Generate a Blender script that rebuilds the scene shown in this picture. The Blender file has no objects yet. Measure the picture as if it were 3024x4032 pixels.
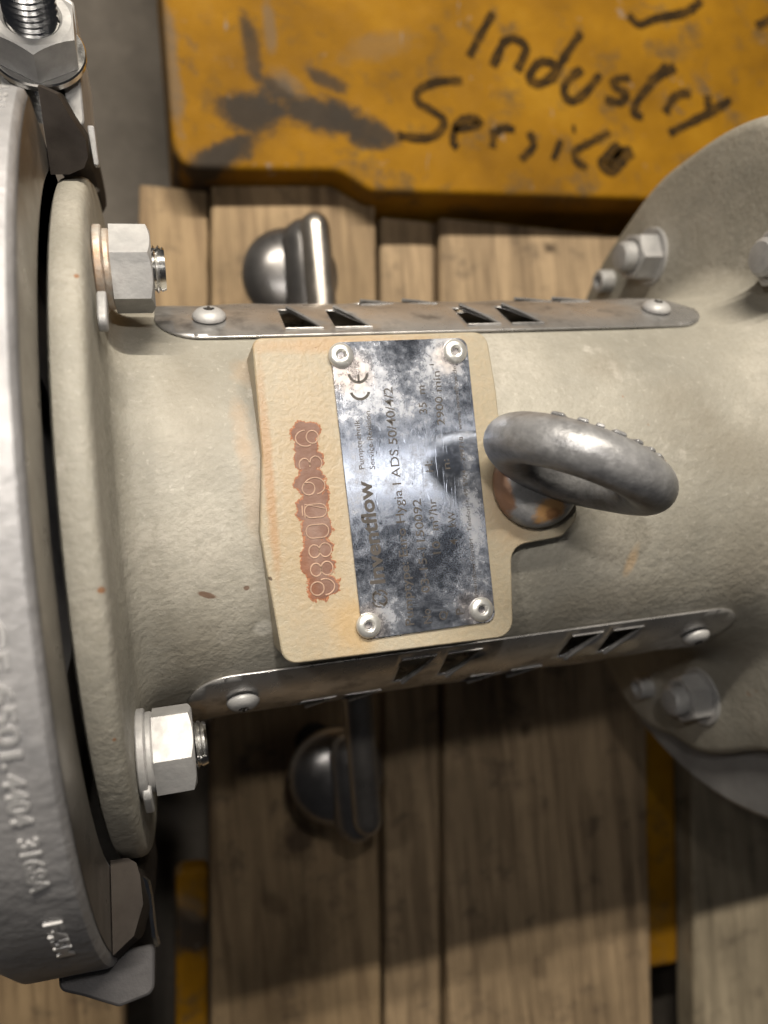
import bpy, bmesh, math, random
from mathutils import Vector, Matrix
from mathutils.geometry import delaunay_2d_cdt
random.seed(7)
R_ = math.radians
sin, cos, pi = math.sin, math.cos, math.pi
K = 0.01                      # modelling is done in millimetres; 1 scene unit = 100 mm
scn = bpy.context.scene
COL = scn.collection

# ------------------------------------------------------------------ camera
cam_d = bpy.data.cameras.new('camera'); cam = bpy.data.objects.new('camera', cam_d); COL.objects.link(cam)
scn.camera = cam
rt = Vector((0.96202358, -0.088631, 0.25817665)); up = Vector((0.08435247, 0.99605297, 0.0276249)); bk = Vector((-0.25960604, -0.00479797, 0.96570269))
cam.matrix_world = Matrix.Translation(Vector((-87.511, -8.020, 323.333))*K) @ Matrix((rt, up, bk)).transposed().to_4x4()
cam_d.sensor_fit = 'VERTICAL'; cam_d.sensor_height = 36; cam_d.sensor_width = 27; cam_d.lens = 27.10
cam_d.clip_start = 0.02; cam_d.clip_end = 200
cam_d.dof.use_dof = True; cam_d.dof.focus_distance = 2.42; cam_d.dof.aperture_fstop = 0.74
# ------------------------------------------------------------------ world
w = bpy.data.worlds.new('World'); scn.world = w; w.use_nodes = True
w.node_tree.nodes['Background'].inputs[0].default_value = (0.80, 0.84, 1.0, 1); w.node_tree.nodes['Background'].inputs[1].default_value = 0.014
scn.view_settings.view_transform = 'Standard'; scn.view_settings.look = 'None'; scn.view_settings.exposure = 0; scn.view_settings.gamma = 1
# ------------------------------------------------------------------ lamps
def area(name, loc, target, sx, sy, power, col, shape='RECTANGLE'):
    l = bpy.data.lights.new(name, 'AREA'); l.shape = shape; l.size = sx*K; l.size_y = sy*K; l.energy = power; l.color = col
    o = bpy.data.objects.new(name, l); COL.objects.link(o); o.location = Vector(loc)*K
    z = (Vector(loc)-Vector(target)).normalized(); x = Vector((1, 0, 0)); x = (x - z*x.dot(z)).normalized(); y = z.cross(x)
    o.rotation_euler = Matrix((x, y, z)).transposed().to_euler(); return o
area('work_lamp', (-195, 76, 400), (10, 0, 60), 20, 20, 32, (1.0, .94, .86), 'DISK')
ld = bpy.data.lights.new('torch', 'SPOT'); ld.energy = 245; ld.color = (1.0, .94, .86); ld.spot_size = R_(74); ld.spot_blend = 1.0; ld.shadow_soft_size = .08
torch = bpy.data.objects.new('torch', ld); COL.objects.link(torch); torch.location = Vector((-70, 80, 395))*K
torch.rotation_euler = (Vector((-70, 80, 395))-Vector((-38, 8, 90))).to_track_quat('Z', 'Y').to_euler()
area('tube_lamp', (-60, 1130, 1270), (0, 0, 0), 1300, 26, 5600, (1.0, .91, .77))
area('tube_lamp', (470, 84, 1500), (60, 20, 86), 900, 80, 95, (1.0, .94, .86))  # weak strip, added for the bright band it mirrors in the nameplate

# ------------------------------------------------------------------ node helpers
class NT:
    def __init__(s, name):
        s.m = bpy.data.materials.new(name); s.m.use_nodes = True; s.t = s.m.node_tree; s.n = s.t.nodes
        s.b = s.n['Principled BSDF']; s.tc = s.n.new('ShaderNodeTexCoord').outputs['Object']
    def L(s, a, b): s.t.links.new(a, b)
    def noise(s, scale, detail=5, rough=.55, dist=0, stretch=None, off=None):
        n = s.n.new('ShaderNodeTexNoise'); n.inputs['Scale'].default_value = scale; n.inputs['Detail'].default_value = detail
        n.inputs['Roughness'].default_value = rough; n.inputs['Distortion'].default_value = dist
        v = s.tc
        if stretch or off:
            mp = s.n.new('ShaderNodeMapping'); s.L(v, mp.inputs[0]); v = mp.outputs[0]
            if stretch: mp.inputs['Scale'].default_value = stretch
            if off: mp.inputs['Location'].default_value = off
        s.L(v, n.inputs['Vector']); return n.outputs['Fac']
    def ramp(s, f, pts):
        r = s.n.new('ShaderNodeValToRGB'); e = r.color_ramp.elements
        while len(e) < len(pts): e.new(.5)
        for i, (p, c) in enumerate(pts):
            e[i].position = p; e[i].color = (c, c, c, 1) if isinstance(c, (int, float)) else tuple(c)+(1,)
        s.L(f, r.inputs[0]); return r.outputs[0]
    def mix(s, f, a, b, mode='MIX'):
        m = s.n.new('ShaderNodeMix'); m.data_type = 'RGBA'; m.blend_type = mode
        for i, v in ((0, f), (6, a), (7, b)):
            if isinstance(v, (int, float)): m.inputs[i].default_value = v if i == 0 else (v, v, v, 1)
            elif isinstance(v, tuple): m.inputs[i].default_value = v+(1,)
            else: s.L(v, m.inputs[i])
        return m.outputs[2]
    def math(s, op, a, b=None, c=None, clamp=False):
        m = s.n.new('ShaderNodeMath'); m.operation = op; m.use_clamp = clamp
        for i, v in enumerate((a, b, c)):
            if v is None: continue
            if isinstance(v, (int, float)): m.inputs[i].default_value = v
            else: s.L(v, m.inputs[i])
        return m.outputs[0]
    def xyz(s):
        x = s.n.new('ShaderNodeSeparateXYZ'); s.L(s.tc, x.inputs[0]); return x.outputs
    def blob(s, cx, cy, rx, ry, ang=0, nz=None, amp=.8, soft=.35):
        """0..1 mask of an uneven elliptical stain, centre and radii in mm"""
        X = s.xyz(); x = s.math('SUBTRACT', X[0], cx*K); y = s.math('SUBTRACT', X[1], cy*K)
        c, n = cos(R_(ang)), sin(R_(ang))
        u = s.math('ADD', s.math('MULTIPLY', x, c/(rx*K)), s.math('MULTIPLY', y, n/(rx*K)))
        v = s.math('ADD', s.math('MULTIPLY', x, -n/(ry*K)), s.math('MULTIPLY', y, c/(ry*K)))
        d = s.math('SQRT', s.math('ADD', s.math('MULTIPLY', u, u), s.math('MULTIPLY', v, v)))
        if nz is not None: d = s.math('ADD', d, s.math('MULTIPLY', s.math('SUBTRACT', nz, .5), amp*2))
        return s.math('DIVIDE', s.math('SUBTRACT', 1+soft/2, d), soft, clamp=True)
    def bump(s, h, strength, dist=.01, prev=None):
        b = s.n.new('ShaderNodeBump'); b.inputs['Strength'].default_value = strength; b.inputs['Distance'].default_value = dist
        s.L(h, b.inputs['Height'])
        if prev is not None: s.L(prev, b.inputs['Normal'])
        return b.outputs[0]
    def out(s, col=None, rough=None, metal=None, nrm=None, spec=None, aniso=None):
        for k, v in (('Base Color', col), ('Roughness', rough), ('Metallic', metal), ('Normal', nrm), ('Specular IOR Level', spec), ('Anisotropic', aniso)):
            if v is None: continue
            if isinstance(v, tuple): s.b.inputs[k].default_value = v+(1,)
            elif isinstance(v, (int, float)): s.b.inputs[k].default_value = v
            else: s.L(v, s.b.inputs[k])
        return s.m

def mat_cast():
    s = NT('painted_casting')
    n1 = s.noise(1.3, 6, .6); n2 = s.noise(9, 6, .65, off=(3, 1, 2)); n3 = s.noise(38, 4, .6)
    c = s.ramp(n1, [(.30, (.185, .176, .15)), (.5, (.28, .265, .228)), (.68, (.375, .352, .31))])
    c = s.mix(s.ramp(n2, [(.44, 0.0), (.66, .6)]), c, (.235, .225, .195))
    c = s.mix(s.ramp(s.noise(70, 3, .6, off=(2, 2, 2)), [(.45, 0.0), (.72, .45)]), c, (.20, .185, .15))
    c = s.mix(s.ramp(s.noise(48, 4, .6, off=(8, 2, 5)), [(.60, 0.0), (.74, .26)]), c, (.55, .53, .48))
    c = s.mix(s.ramp(s.noise(5, 7, .7, off=(7, 7, 1)), [(.60, 0.0), (.75, .5)]), c, (.50, .47, .43))
    c = s.mix(s.ramp(s.noise(16, 3, .5, off=(1, 9, 4)), [(.74, 0.0), (.78, .75)]), c, (.20, .10, .05))
    X = s.xyz()
    nz = s.noise(6, 6, .7)
    for (a, b, rx, ry, an) in ((95, 25, 14, 9, 0), (70, 40, 8, 5, 20), (112, 5, 18, 10, -20), (-80, 30, 10, 22, 0), (60, -50, 30, 8, 8), (-85, -45, 9, 14, 0), (125, -40, 14, 18, 0)):
        c = s.mix(s.math('MULTIPLY', s.blob(a, b, rx, ry, an, nz, 1.2, 1.2), .38), c, (.17, .15, .115))
    # rust seeping out along the left edge of the raised pad
    for (a, b, rx, ry) in ((-64, 6, 3.2, 17), (-66, 22, 2.5, 10), (-60, 44, 5, 4)):
        c = s.mix(s.math('MULTIPLY', s.blob(a, b, rx, ry, 0, nz, 1.5, .9), .25), c, (.30, .19, .10))
    for (a, b, q) in ((-107.5, 62, 1.0), (-106.8, -20, 1.1), (-108, -60, .7)): c = s.mix(s.math('MULTIPLY', s.blob(a, b, q*.7, q*.7, 0, nz, 1.6, .6), .8), c, (.22, .09, .03))
    c = s.mix(s.math('MULTIPLY', s.blob(-80, -28, 3.2, .9, -20, nz, .9, .4), .8), c, (.09, .04, .02))
    c = s.mix(s.math('MULTIPLY', s.blob(-68, -27, .9, .7, 0, nz, .8, .4), .8), c, (.10, .05, .03))
    c = s.mix(s.math('MULTIPLY', s.blob(72, -32, 2, 5, -15, nz, 1, .8), .45), c, (.50, .33, .17))
    c = s.mix(s.math('MULTIPLY', s.blob(-63, -41, 3, 2.4, 0, nz, .8, .5), .4), c, (.62, .6, .55))
    nr = s.bump(s.noise(24, 6, .66), .28, .015); nr = s.bump(n3, .35, .010, nr)
    nr = s.bump(s.noise(5, 3, .5), .22, .03, nr)
    return s.out(c, s.ramp(n2, [(.3, .48), (.7, .66)]), 0, nr, .45)
def mat_pad():
    s = NT('painted_pad')
    n1 = s.noise(2.2, 5, .6); nz = s.noise(13, 8, .72, .3)
    c = s.ramp(n1, [(.32, (.255, .218, .152)), (.55, (.295, .258, .192)), (.72, (.33, .297, .235))])
    c = s.mix(s.ramp(s.noise(60, 3, .5), [(.4, .0), (.75, .35)]), c, (.36, .28, .18))
    c = s.mix(s.ramp(s.noise(22, 2, .5, off=(5, 2, 8)), [(.755, 0.0), (.775, .9)]), c, (.06, .04, .03))
    c = s.mix(s.math('MULTIPLY', s.blob(-46, -4, 12, 36, 1, nz, .6, .9), .30), c, (.34, .22, .10))
    c = s.mix(s.math('MULTIPLY', s.blob(-36.5, -42, 7, 9, 0, nz, .5, .9), .5), c, (.38, .24, .09))
    c = s.mix(s.math('MULTIPLY', s.blob(-30, 47.5, 30, 2.5, 0, nz, .6, .8), .5), c, (.33, .19, .08))
    c = s.mix(s.math('MULTIPLY', s.blob(22, -8, 10, 14, 0, nz, .5, .7), .4), c, (.30, .20, .11))
    c = s.mix(s.math('MULTIPLY', s.blob(-59, 8, 1.6, 30, 0, nz, .6, .8), .6), c, (.28, .15, .06))
    # rusty strip of the stamped number
    m = s.blob(-46.3, 20.2, 4.6, 3.6, 0, nz, 1.0, .14)
    for (a, b, rx, ry) in ((-46.2, 16.2, 3.8, 4.5), (-46.0, 11.8, 4.6, 3.4), (-45.8, 4.2, 4.7, 4.7), (-45.4, -1.4, 4.1, 3.8), (-46.2, -4.2, 5.0, 4.0), (-45.6, -10.0, 4.4, 5.2), (-46.0, -17, 4.9, 4.9), (-46.0, -22.5, 5.0, 4.9), (-45.7, -27.8, 4.8, 4.7)):
        m = s.math('MAXIMUM', m, s.blob(a, b, rx, ry, 0, nz, 1.0, .14))
    rust = s.ramp(s.noise(7, 6, .7, off=(2, 6, 1)), [(.35, (.12, .052, .032)), (.5, (.155, .085, .063)), (.66, (.20, .13, .105))])
    # redder towards its lower end
    X = s.xyz(); low = s.math('DIVIDE', s.math('SUBTRACT', -.05, X[1]), .25, clamp=True); lft = s.math('DIVIDE', s.math('SUBTRACT', -.46, X[0]), .04, clamp=True)
    rust = s.mix(s.math('MULTIPLY', s.math('MULTIPLY', low, lft), .8), rust, (.18, .06, .022))
    # orange rim
    rim = s.math('MULTIPLY', m, s.math('SUBTRACT', 1, m)); rim = s.math('MULTIPLY', rim, 3.2, clamp=True)
    c = s.mix(m, c, rust); c = s.mix(rim, c, (.30, .09, .03))
    nr = s.bump(s.noise(60, 4, .65), .32, .010); nr = s.bump(m, .4, .006, nr)
    return s.out(c, s.mix(m, .40, .7), 0, nr, .5)
def mat_plate():
    s = NT('polished_nameplate')
    n1 = s.noise(6.0, 10, .78, .1); n2 = s.noise(36, 6, .75, off=(4, 2, 1)); nz = s.noise(12, 5, .6)
    f = s.math('ADD', s.math('MULTIPLY', n1, .60), s.math('MULTIPLY', n2, .40))
    X = s.xyz()
    # chalky bloom: stronger round the rivets and along the top left edge
    for (a, b, rx, ry, k) in ((-30, 40, 13, 16, .12), (2, 42, 9, 9, .16), (-32, -42, 10, 10, .13), (5, -41, 11, 9, .13), (7, -8, 3.5, 18, .14), (-18, 33, 20, 10, .05), (-30, 10, 4, 12, .06)):
        f = s.math('ADD', f, s.math('MULTIPLY', s.blob(a, b, rx, ry, 0, nz, .3, 1.2), k))
    m = s.ramp(f, [(.45, 0.0), (.56, .20), (.64, .58), (.80, 1.0)])
    col = s.mix(m, (.40, .45, .56), (.58, .58, .60))  # blue of the mirrored surroundings is put into the bare metal colour
    ru = s.math('MULTIPLY', s.blob(-31, 38, 7, 6, 0, nz, 1.0, .8), .28)
    for (a, b) in ((5, -41), (-31, -42), (3, 43)): ru = s.math('MAXIMUM', ru, s.math('MULTIPLY', s.blob(a, b, 5.5, 5.5, 0, nz, 1.0, .7), .22))
    col = s.mix(ru, col, (.60, .38, .18))
    rough = s.ramp(f, [(.47, .12), (.60, .24), (.74, .5)])
    metal = s.math('SUBTRACT', .965, s.math('MULTIPLY', m, .46))
    # fine scratches in arcs
    sc = s.ramp(s.noise(9, 8, .8, 1.6, (9, .7, 1)), [(.60, 0.0), (.64, 1.0)])
    sc2 = s.ramp(s.noise(60, 2, .5, .3, (1.6, .12, 1), (3, 3, 3)), [(.57, 0.0), (.62, 1.0)])
    nr = s.bump(sc2, .10, .0015); nr = s.bump(s.noise(1.0, 2, .5), .05, .02, nr)
    return s.out(col, rough, metal, nr)
def mat_metal(name, a, b, rough=(.25, .5), metal=1.0, scale=5, bump=.2, bs=40, dirt=None, stretch=None):
    s = NT(name); n1 = s.noise(scale, 7, .65, stretch=stretch); n2 = s.noise(scale*3.1, 5, .6, off=(2, 5, 3))
    c = s.ramp(n1, [(.33, a), (.67, b)])
    if dirt: c = s.mix(s.ramp(n2, [(.52, 0.0), (.70, .85)]), c, dirt)
    nr = s.bump(s.noise(bs, 5, .6), bump, .008)
    return s.out(c, s.ramp(n2, [(.3, rough[0]), (.7, rough[1])]), metal, nr)
def mat_plain(name, c, rough=.6, metal=0, var=.25, bump=.0):
    s = NT(name); n = s.noise(12, 4, .6)
    col = s.ramp(n, [(.3, tuple(v*(1-var) for v in c)), (.7, tuple(min(1, v*(1+var)) for v in c))])
    return s.out(col, rough, metal, s.bump(s.noise(50, 3), bump, .01) if bump else None)
def mat_yellow():
    s = NT('worn_yellow_paint'); n1 = s.noise(1.1, 6, .6); n2 = s.noise(3.2, 7, .7, off=(4, 4, 4)); nz = s.noise(4.5, 10, .80, .3)
    c = s.ramp(n1, [(.3, (.15, .070, .003)), (.55, (.25, .120, .004)), (.75, (.33, .175, .012))])
    c = s.mix(s.ramp(n2, [(.53, 0.0), (.66, .8)]), c, (.095, .062, .028))
    c = s.mix(s.ramp(s.noise(2.2, 9, .75, .6, off=(3, 8, 1)), [(.58, 0.0), (.68, .85)]), c, (.075, .058, .04))
    c = s.mix(s.ramp(s.noise(5, 5, .6, off=(9, 1, 2)), [(.66, 0.0), (.74, .8)]), c, (.22, .19, .17))
    for (a, b, rx, ry, an, k) in ((-16, 268, 21, 14, 0, .97), (24, 271, 36, 12, -9, .97), (60, 262, 26, 9, -18, .95), (5, 284, 16, 8, -30, .9), (-40, 238, 26, 9, 30, .9), (62, 251, 12, 4.5, -12, .85), (-38, 240, 19, 7, 35, .9), (-13, 311, 5.5, 22, 8, .8), (1, 328, 4, 16, 0, .6), (38, 293, 13, 5, -25, .85), (-66, 300, 5, 46, 2, .7), (-72, 236, 6, 14, 0, .8), (76, 319, 26, 9, 20, .35), (10, 290, 14, 6, -40, .5)):
        c = s.mix(s.math('MULTIPLY', s.blob(a, b, rx, ry, an, nz, 1.5, .6), k), c, (.035, .028, .022) if k > .75 else (.13, .10, .07))
    c = s.mix(s.ramp(s.noise(9, 6, .7, .5, (1, .35, 1), (6, 6, 1)), [(.66, 0.0), (.70, .8)]), c, (.19, .17, .15))
    return s.out(c, s.ramp(n2, [(.3, .6), (.7, .8)]), 0, s.bump(s.noise(14, 5), .2, .03), .12)
def mat_wood(i, base, dark):
    s = NT('weathered_wood'); o = (i*3.7, i*1.9, i)
    g = s.noise(7, 8, .65, .5, (1.6, .10, 1), o); n1 = s.noise(1.1, 5, .6, off=o); nz = s.noise(5, 7, .7, off=o)
    c = s.ramp(g, [(.33, tuple(v*.8 for v in dark)), (.58, base)]); c = s.mix(s.ramp(n1, [(.42, 0.0), (.70, .65)]), c, tuple(v*.45 for v in base))
    c = s.mix(s.ramp(s.noise(4, 6, .7, off=(i, 8, 2)), [(.55, 0.0), (.70, .7)]), c, (.06, .045, .035))
    c = s.mix(s.ramp(s.noise(22, 6, .7, .3, (1.4, .04, 1), o), [(.55, 0.0), (.64, .55)]), c, tuple(v*.5 for v in dark))
    for (a, b, rx, ry, an, k) in ((-24, -228, 13, 17, -25, .8), (212, 189, 6, 5, 0, .9), (172, 221, 17, 9, -10, .8), (155, -180, 5, 6, 0, .7), (-45, -268, 6, 12, 30, .45), (149, -362, 6, 8, 0, .45), (-20, -300, 16, 26, 0, .35)):
        c = s.mix(s.math('MULTIPLY', s.blob(a, b, rx, ry, an, nz, 1.5, .9), k), c, (.035, .022, .014))
    return s.out(c, .75, 0, s.bump(g, .5, .02), .3)
def mat_conc():
    s = NT('stained_concrete'); n1 = s.noise(1.0, 7, .65); n2 = s.noise(6, 6, .7, off=(1, 2, 3))
    c = s.ramp(n1, [(.3, (.06, .053, .045)), (.7, (.135, .12, .105))]); c = s.mix(s.ramp(n2, [(.5, 0.0), (.7, .6)]), c, (.07, .062, .055))
    return s.out(c, .85, 0, s.bump(n2, .4, .03), .3)
CAST = mat_cast(); PAD = mat_pad(); PLATE = mat_plate()
STEEL = mat_metal('cast_stainless', (.22, .218, .225), (.36, .355, .365), (.50, .64), .4, 2.2, .7, 26, (.22, .22, .23))
DSTEEL = mat_metal('machined_stainless', (.20, .185, .17), (.34, .315, .29), (.26, .42), .85, 3, .12, 30)
NUT = mat_metal('galvanised_nut', (.27, .27, .275), (.43, .425, .42), (.42, .58), .25, 7, .25, 30, (.34, .33, .33))
BRIGHT = mat_metal('bright_steel', (.70, .70, .70), (.88, .87, .85), (.16, .28), 1, 6, .08, 40)
SHEET = mat_metal('perforated_sheet_steel', (.34, .335, .335), (.54, .53, .525), (.24, .38), .75, 2.6, .15, 20, (.17, .165, .165))
EYE = mat_metal('dull_forged_steel', (.115, .118, .125), (.25, .25, .255), (.34, .55), .55, 5, .5, 32, (.19, .19, .20))
def mat_eye(rust):
    s = NT('dull_forged_steel'); n1 = s.noise(6, 7, .7); n2 = s.noise(22, 5, .65); nz = s.noise(9, 8, .75)
    c = s.ramp(n1, [(.33, (.125, .127, .135)), (.67, (.27, .27, .275))]); c = s.mix(s.ramp(n2, [(.45, 0.0), (.7, .6)]), c, (.36, .36, .37))
    if rust:
        c = s.mix(s.math('MULTIPLY', s.blob(30.5, -11.5, 6.0, 3.6, 10, nz, 1.3, .5), .95), c, (.42, .24, .10))
        c = s.mix(s.math('MULTIPLY', s.blob(32, -12.5, 3.0, 1.6, 0, nz, 1.6, .5), .8), c, (.20, .10, .05))
        c = s.mix(s.math('MULTIPLY', s.blob(16, -3, 2, 9, 10, nz, 1.4, .5), .8), c, (.26, .12, .05))
    return s.out(c, s.ramp(n2, [(.3, .30), (.7, .50)]), .45, s.bump(n2, .4, .008))
EYE = mat_eye(False); EYE2 = mat_eye(True)
LUG = mat_metal('rough_cast_lug', (.05, .049, .052), (.085, .082, .085), (.55, .7), .3, 4, .4, 26)
CHROME = mat_metal('dark_polished_foot', (.13, .125, .125), (.20, .195, .195), (.26, .40), .8, 3, .02, 20)
RIV = mat_metal('rivet_steel', (.62, .62, .60), (.80, .79, .77), (.26, .42), .75, 8, .08, 40, (.45, .44, .42))
DARK = mat_plain('dark_recess', (.02, .017, .015), .7); INK = mat_plain('engraved_lettering', (.045, .038, .033), .55)  # DARK carries painted shade for the groove, lantern inside and screw slots
def mat_mark():
    s = NT('marker_ink'); n = s.noise(9, 7, .75)
    return s.out(s.ramp(n, [(.46, (.028, .018, .009)), (.62, (.085, .045, .010))]), .95)
MARK = mat_mark(); MARK.node_tree.nodes['Principled BSDF'].inputs['Specular IOR Level'].default_value = .05; HOLE = mat_plain('rusty_hole', (.30, .19, .12), .7, 0, .6)
GREYP = mat_metal('grey_painted_flange', (.20, .20, .205), (.30, .30, .305), (.4, .55), .1, 3, .2, 20)
RUSTW = mat_metal('rusty_washer', (.34, .20, .11), (.46, .43, .39), (.4, .6), .4, 12, .4, 30)
DIGIT = mat_plain('stamped_groove', (.33, .22, .16), .55, 0, .25); YEL = mat_yellow(); CONC = mat_conc()

# ------------------------------------------------------------------ mesh helpers (mm in, scene units out)
def obj(name, vs, fs, mat, parent=None, smooth=False, auto=None, mats=None):
    me = bpy.data.meshes.new(name); me.from_pydata([Vector(v)*K for v in vs], [], fs); me.update()
    return finish(name, me, mat, parent, smooth, auto)
def finish(name, me, mat, parent, smooth=False, auto=None):
    if mat: me.materials.append(mat)
    bm = bmesh.new(); bm.from_mesh(me); bmesh.ops.remove_doubles(bm, verts=bm.verts, dist=1e-6); bmesh.ops.recalc_face_normals(bm, faces=bm.faces)
    if auto is not None:
        for e in bm.edges:
            e.smooth = not (len(e.link_faces) == 2 and e.calc_face_angle(0) > R_(auto))
    for f in bm.faces: f.smooth = smooth or auto is not None
    bm.to_mesh(me); bm.free()
    o = bpy.data.objects.new(name, me); COL.objects.link(o)
    if parent: o.parent = parent
    return o
def grid(rows, closed=True):
    n = len(rows[0]); vs = [v for r in rows for v in r]; fs = []
    for i in range(len(rows)-1):
        for j in range(n if closed else n-1):
            a = i*n+j; b = i*n+(j+1) % n; fs.append((a, b, b+n, a+n))
    return vs, fs
def frame(o, z, x=None):
    z = Vector(z).normalized(); x = Vector(x) if x else (Vector((0, 1, 0)) if abs(z.x) > .9 else Vector((1, 0, 0)))
    x = (x-z*x.dot(z)).normalized(); y = z.cross(x)
    m = Matrix((x, y, z)).transposed().to_4x4(); m.translation = Vector(o); return m
def lathe(prof, M=Matrix(), n=48, cap=True, rf=None):
    rows = [[M @ Vector((r*cos(2*pi*k/n), r*sin(2*pi*k/n), a)) for k in range(n)] for a, r in prof]
    vs, fs = grid(rows)
    if cap: fs += [tuple(range(n)), tuple(range(len(vs)-n, len(vs)))]
    return vs, fs
def revx(prof, n=180, a0=0, a1=360, rf=None):
    """revolve (x, r) about the pump axis; angle from +Z towards +Y"""
    full = a1-a0 >= 360; m = n if full else n+1
    rows = [[(x, r*sin(R_(a0+(a1-a0)*k/n)), r*cos(R_(a0+(a1-a0)*k/n))) for k in range(m)] for x, r in prof]
    return grid(rows, full)
def rounded(pts, rads, seg=6):
    out = []; n = len(pts)
    for i, p in enumerate(pts):
        p = Vector(p); a = Vector(pts[i-1]); b = Vector(pts[(i+1) % n]); r = rads[i] if isinstance(rads, (list, tuple)) else rads
        if r <= 0: out.append(tuple(p)); continue
        u = (a-p).normalized(); v = (b-p).normalized(); ang = u.angle(v); d = min(r/math.tan(ang/2), (a-p).length*.49, (b-p).length*.49); r = d*math.tan(ang/2)
        c = p+(u+v).normalized()*(r/sin(ang/2)); s = p+u*d-c; e = p+v*d-c
        t = math.atan2(s.x*e.y-s.y*e.x, s.dot(e))
        for k in range(seg+1):
            q = t*k/seg; out.append((c.x+s.x*cos(q)-s.y*sin(q), c.y+s.x*sin(q)+s.y*cos(q)))
    return out
def bev(o, w, seg=2, ang=30):
    m = o.modifiers.new('bevel', 'BEVEL'); m.width = w*K; m.segments = seg; m.limit_method = 'ANGLE'; m.angle_limit = R_(ang); return o
def prism(name, outline, z0, z1, mat, parent=None, M=Matrix(), bw=0, seg=2):
    n = len(outline); vs = [M @ Vector((x, y, z0)) for x, y in outline]+[M @ Vector((x, y, z1)) for x, y in outline]
    fs = [tuple(range(n)), tuple(range(n, 2*n))]+[(i, (i+1) % n, n+(i+1) % n, n+i) for i in range(n)]
    o = obj(name, vs, fs, mat, parent, auto=35)
    return bev(o, bw, seg, 40) if bw else o
def tube(path, r, n=8, closed=False):
    P = [Vector(p) for p in path]; rows = []
    for i, p in enumerate(P):
        a = P[i-1] if (i or closed) else P[0]; b = P[(i+1) % len(P)] if (i < len(P)-1 or closed) else P[-1]
        t = (b-a).normalized(); ref = Vector((0, 0, 1)) if abs(t.z) < .9 else Vector((1, 0, 0)); u = t.cross(ref).normalized(); v = t.cross(u)
        rr = r[i] if isinstance(r, (list, tuple)) else r
        rows.append([p+(u*cos(2*pi*k/n)+v*sin(2*pi*k/n))*rr for k in range(n)])
    if closed: rows.append(rows[0])
    vs, fs = grid(rows)
    if not closed: fs += [tuple(range(n)), tuple(range(len(vs)-n, len(vs)))]
    return vs, fs
def join(parts):
    V, F = [], []
    for vs, fs in parts: o = len(V); V += list(vs); F += [tuple(i+o for i in f) for f in fs]
    return V, F
def text_mesh(body, size, extrude=.06, offset=0, spacing=1, bevel=0, outline=False, align='LEFT', res=4):
    c = bpy.data.curves.new('t', 'FONT'); c.body = body; c.size = size; c.extrude = extrude; c.offset = offset; c.space_character = spacing; c.align_x = align
    c.resolution_u = res
    if outline: c.fill_mode = 'NONE'; c.bevel_depth = bevel; c.bevel_resolution = 1; c.extrude = 0
    o = bpy.data.objects.new('t', c); COL.objects.link(o); bpy.context.view_layer.update()
    dg = bpy.context.evaluated_depsgraph_get(); me = bpy.data.meshes.new_from_object(o.evaluated_get(dg))
    vs = [v.co.copy() for v in me.vertices]; fs = [tuple(p.vertices) for p in me.polygons]
    bpy.data.objects.remove(o); bpy.data.curves.remove(c); bpy.data.meshes.remove(me); return vs, fs
def fit_text(body, p0, p1, cap, z, **kw):
    """text on the pad/plate: starts at p0 (baseline), ends at p1; reads towards +Y, its top towards -X"""
    vs, fs = text_mesh(body, cap/.70, **kw)
    x1 = max(v.x for v in vs); x0 = min(v.x for v in vs); L = p1[1]-p0[1]; k = L/(x1-x0)
    return [(p0[0]-v.y+(p1[0]-p0[0])*(v.x-x0)/(x1-x0), p0[1]+(v.x-x0)*k, z+v.z) for v in vs], fs
def hexnut(af, h, hole, n=72, both=False):
    rows = []; R0 = af/2*.96
    def rad(k): p = (2*pi*k/n+pi/6) % (pi/3)-pi/6; return af/2/cos(p)
    def pt(r, k, z): return (r*cos(2*pi*k/n), r*sin(2*pi*k/n), z)
    drop = [max(0, (rad(k)-R0))*.52 for k in range(n)]
    rows.append([pt(hole, k, 0) for k in range(n)])
    rows.append([pt(R0 if both else rad(k), k, 0) for k in range(n)])
    if both: rows.append([pt(rad(k), k, drop[k]) for k in range(n)])
    rows.append([pt(rad(k), k, h-drop[k]) for k in range(n)])
    rows.append([pt(R0, k, h) for k in range(n)]); rows.append([pt(hole+1, k, h) for k in range(n)]); rows.append([pt(hole, k, h-1.2) for k in range(n)])
    return grid(rows)
def thread(r, L, pitch=2.0, n=32, depth=1.05):
    rows = []; m = int(L/pitch)
    zs = []
    for i in range(m*4): zs.append((i*pitch/4, r-depth*(0, .5, 1, .5)[i % 4]))
    for z, rr in zs: rows.append([(rr*cos(2*pi*k/n), rr*sin(2*pi*k/n), z+pitch*k/n) for k in range(n)])
    z = m*pitch+pitch; rows.append([((r-depth)*cos(2*pi*k/n), (r-depth)*sin(2*pi*k/n), z) for k in range(n)])
    rows.append([(0.01*cos(2*pi*k/n), 0.01*sin(2*pi*k/n), z+.2) for k in range(n)])
    return grid(rows)
def xf(vf, M): return [M @ Vector(v) for v in vf[0]], vf[1]
def top(o, label, cat, group=None):
    o['label'] = label; o['category'] = cat
    if group: o['group'] = group
    return o
def empty(name, loc=(0, 0, 0)):
    o = bpy.data.objects.new(name, None); COL.objects.link(o); o.location = Vector(loc)*K; o.empty_display_size = .1; return o
def copy_tree(o, parent, M):
    c = o.copy(); COL.objects.link(c); c.parent = parent; c.matrix_local = M
    for ch in list(o.children):
        d = ch.copy(); COL.objects.link(d); d.parent = c
    return c
def mk(M):  # matrix given in mm -> scene units
    m = M.copy(); m.translation = m.translation*K; return m

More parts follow.
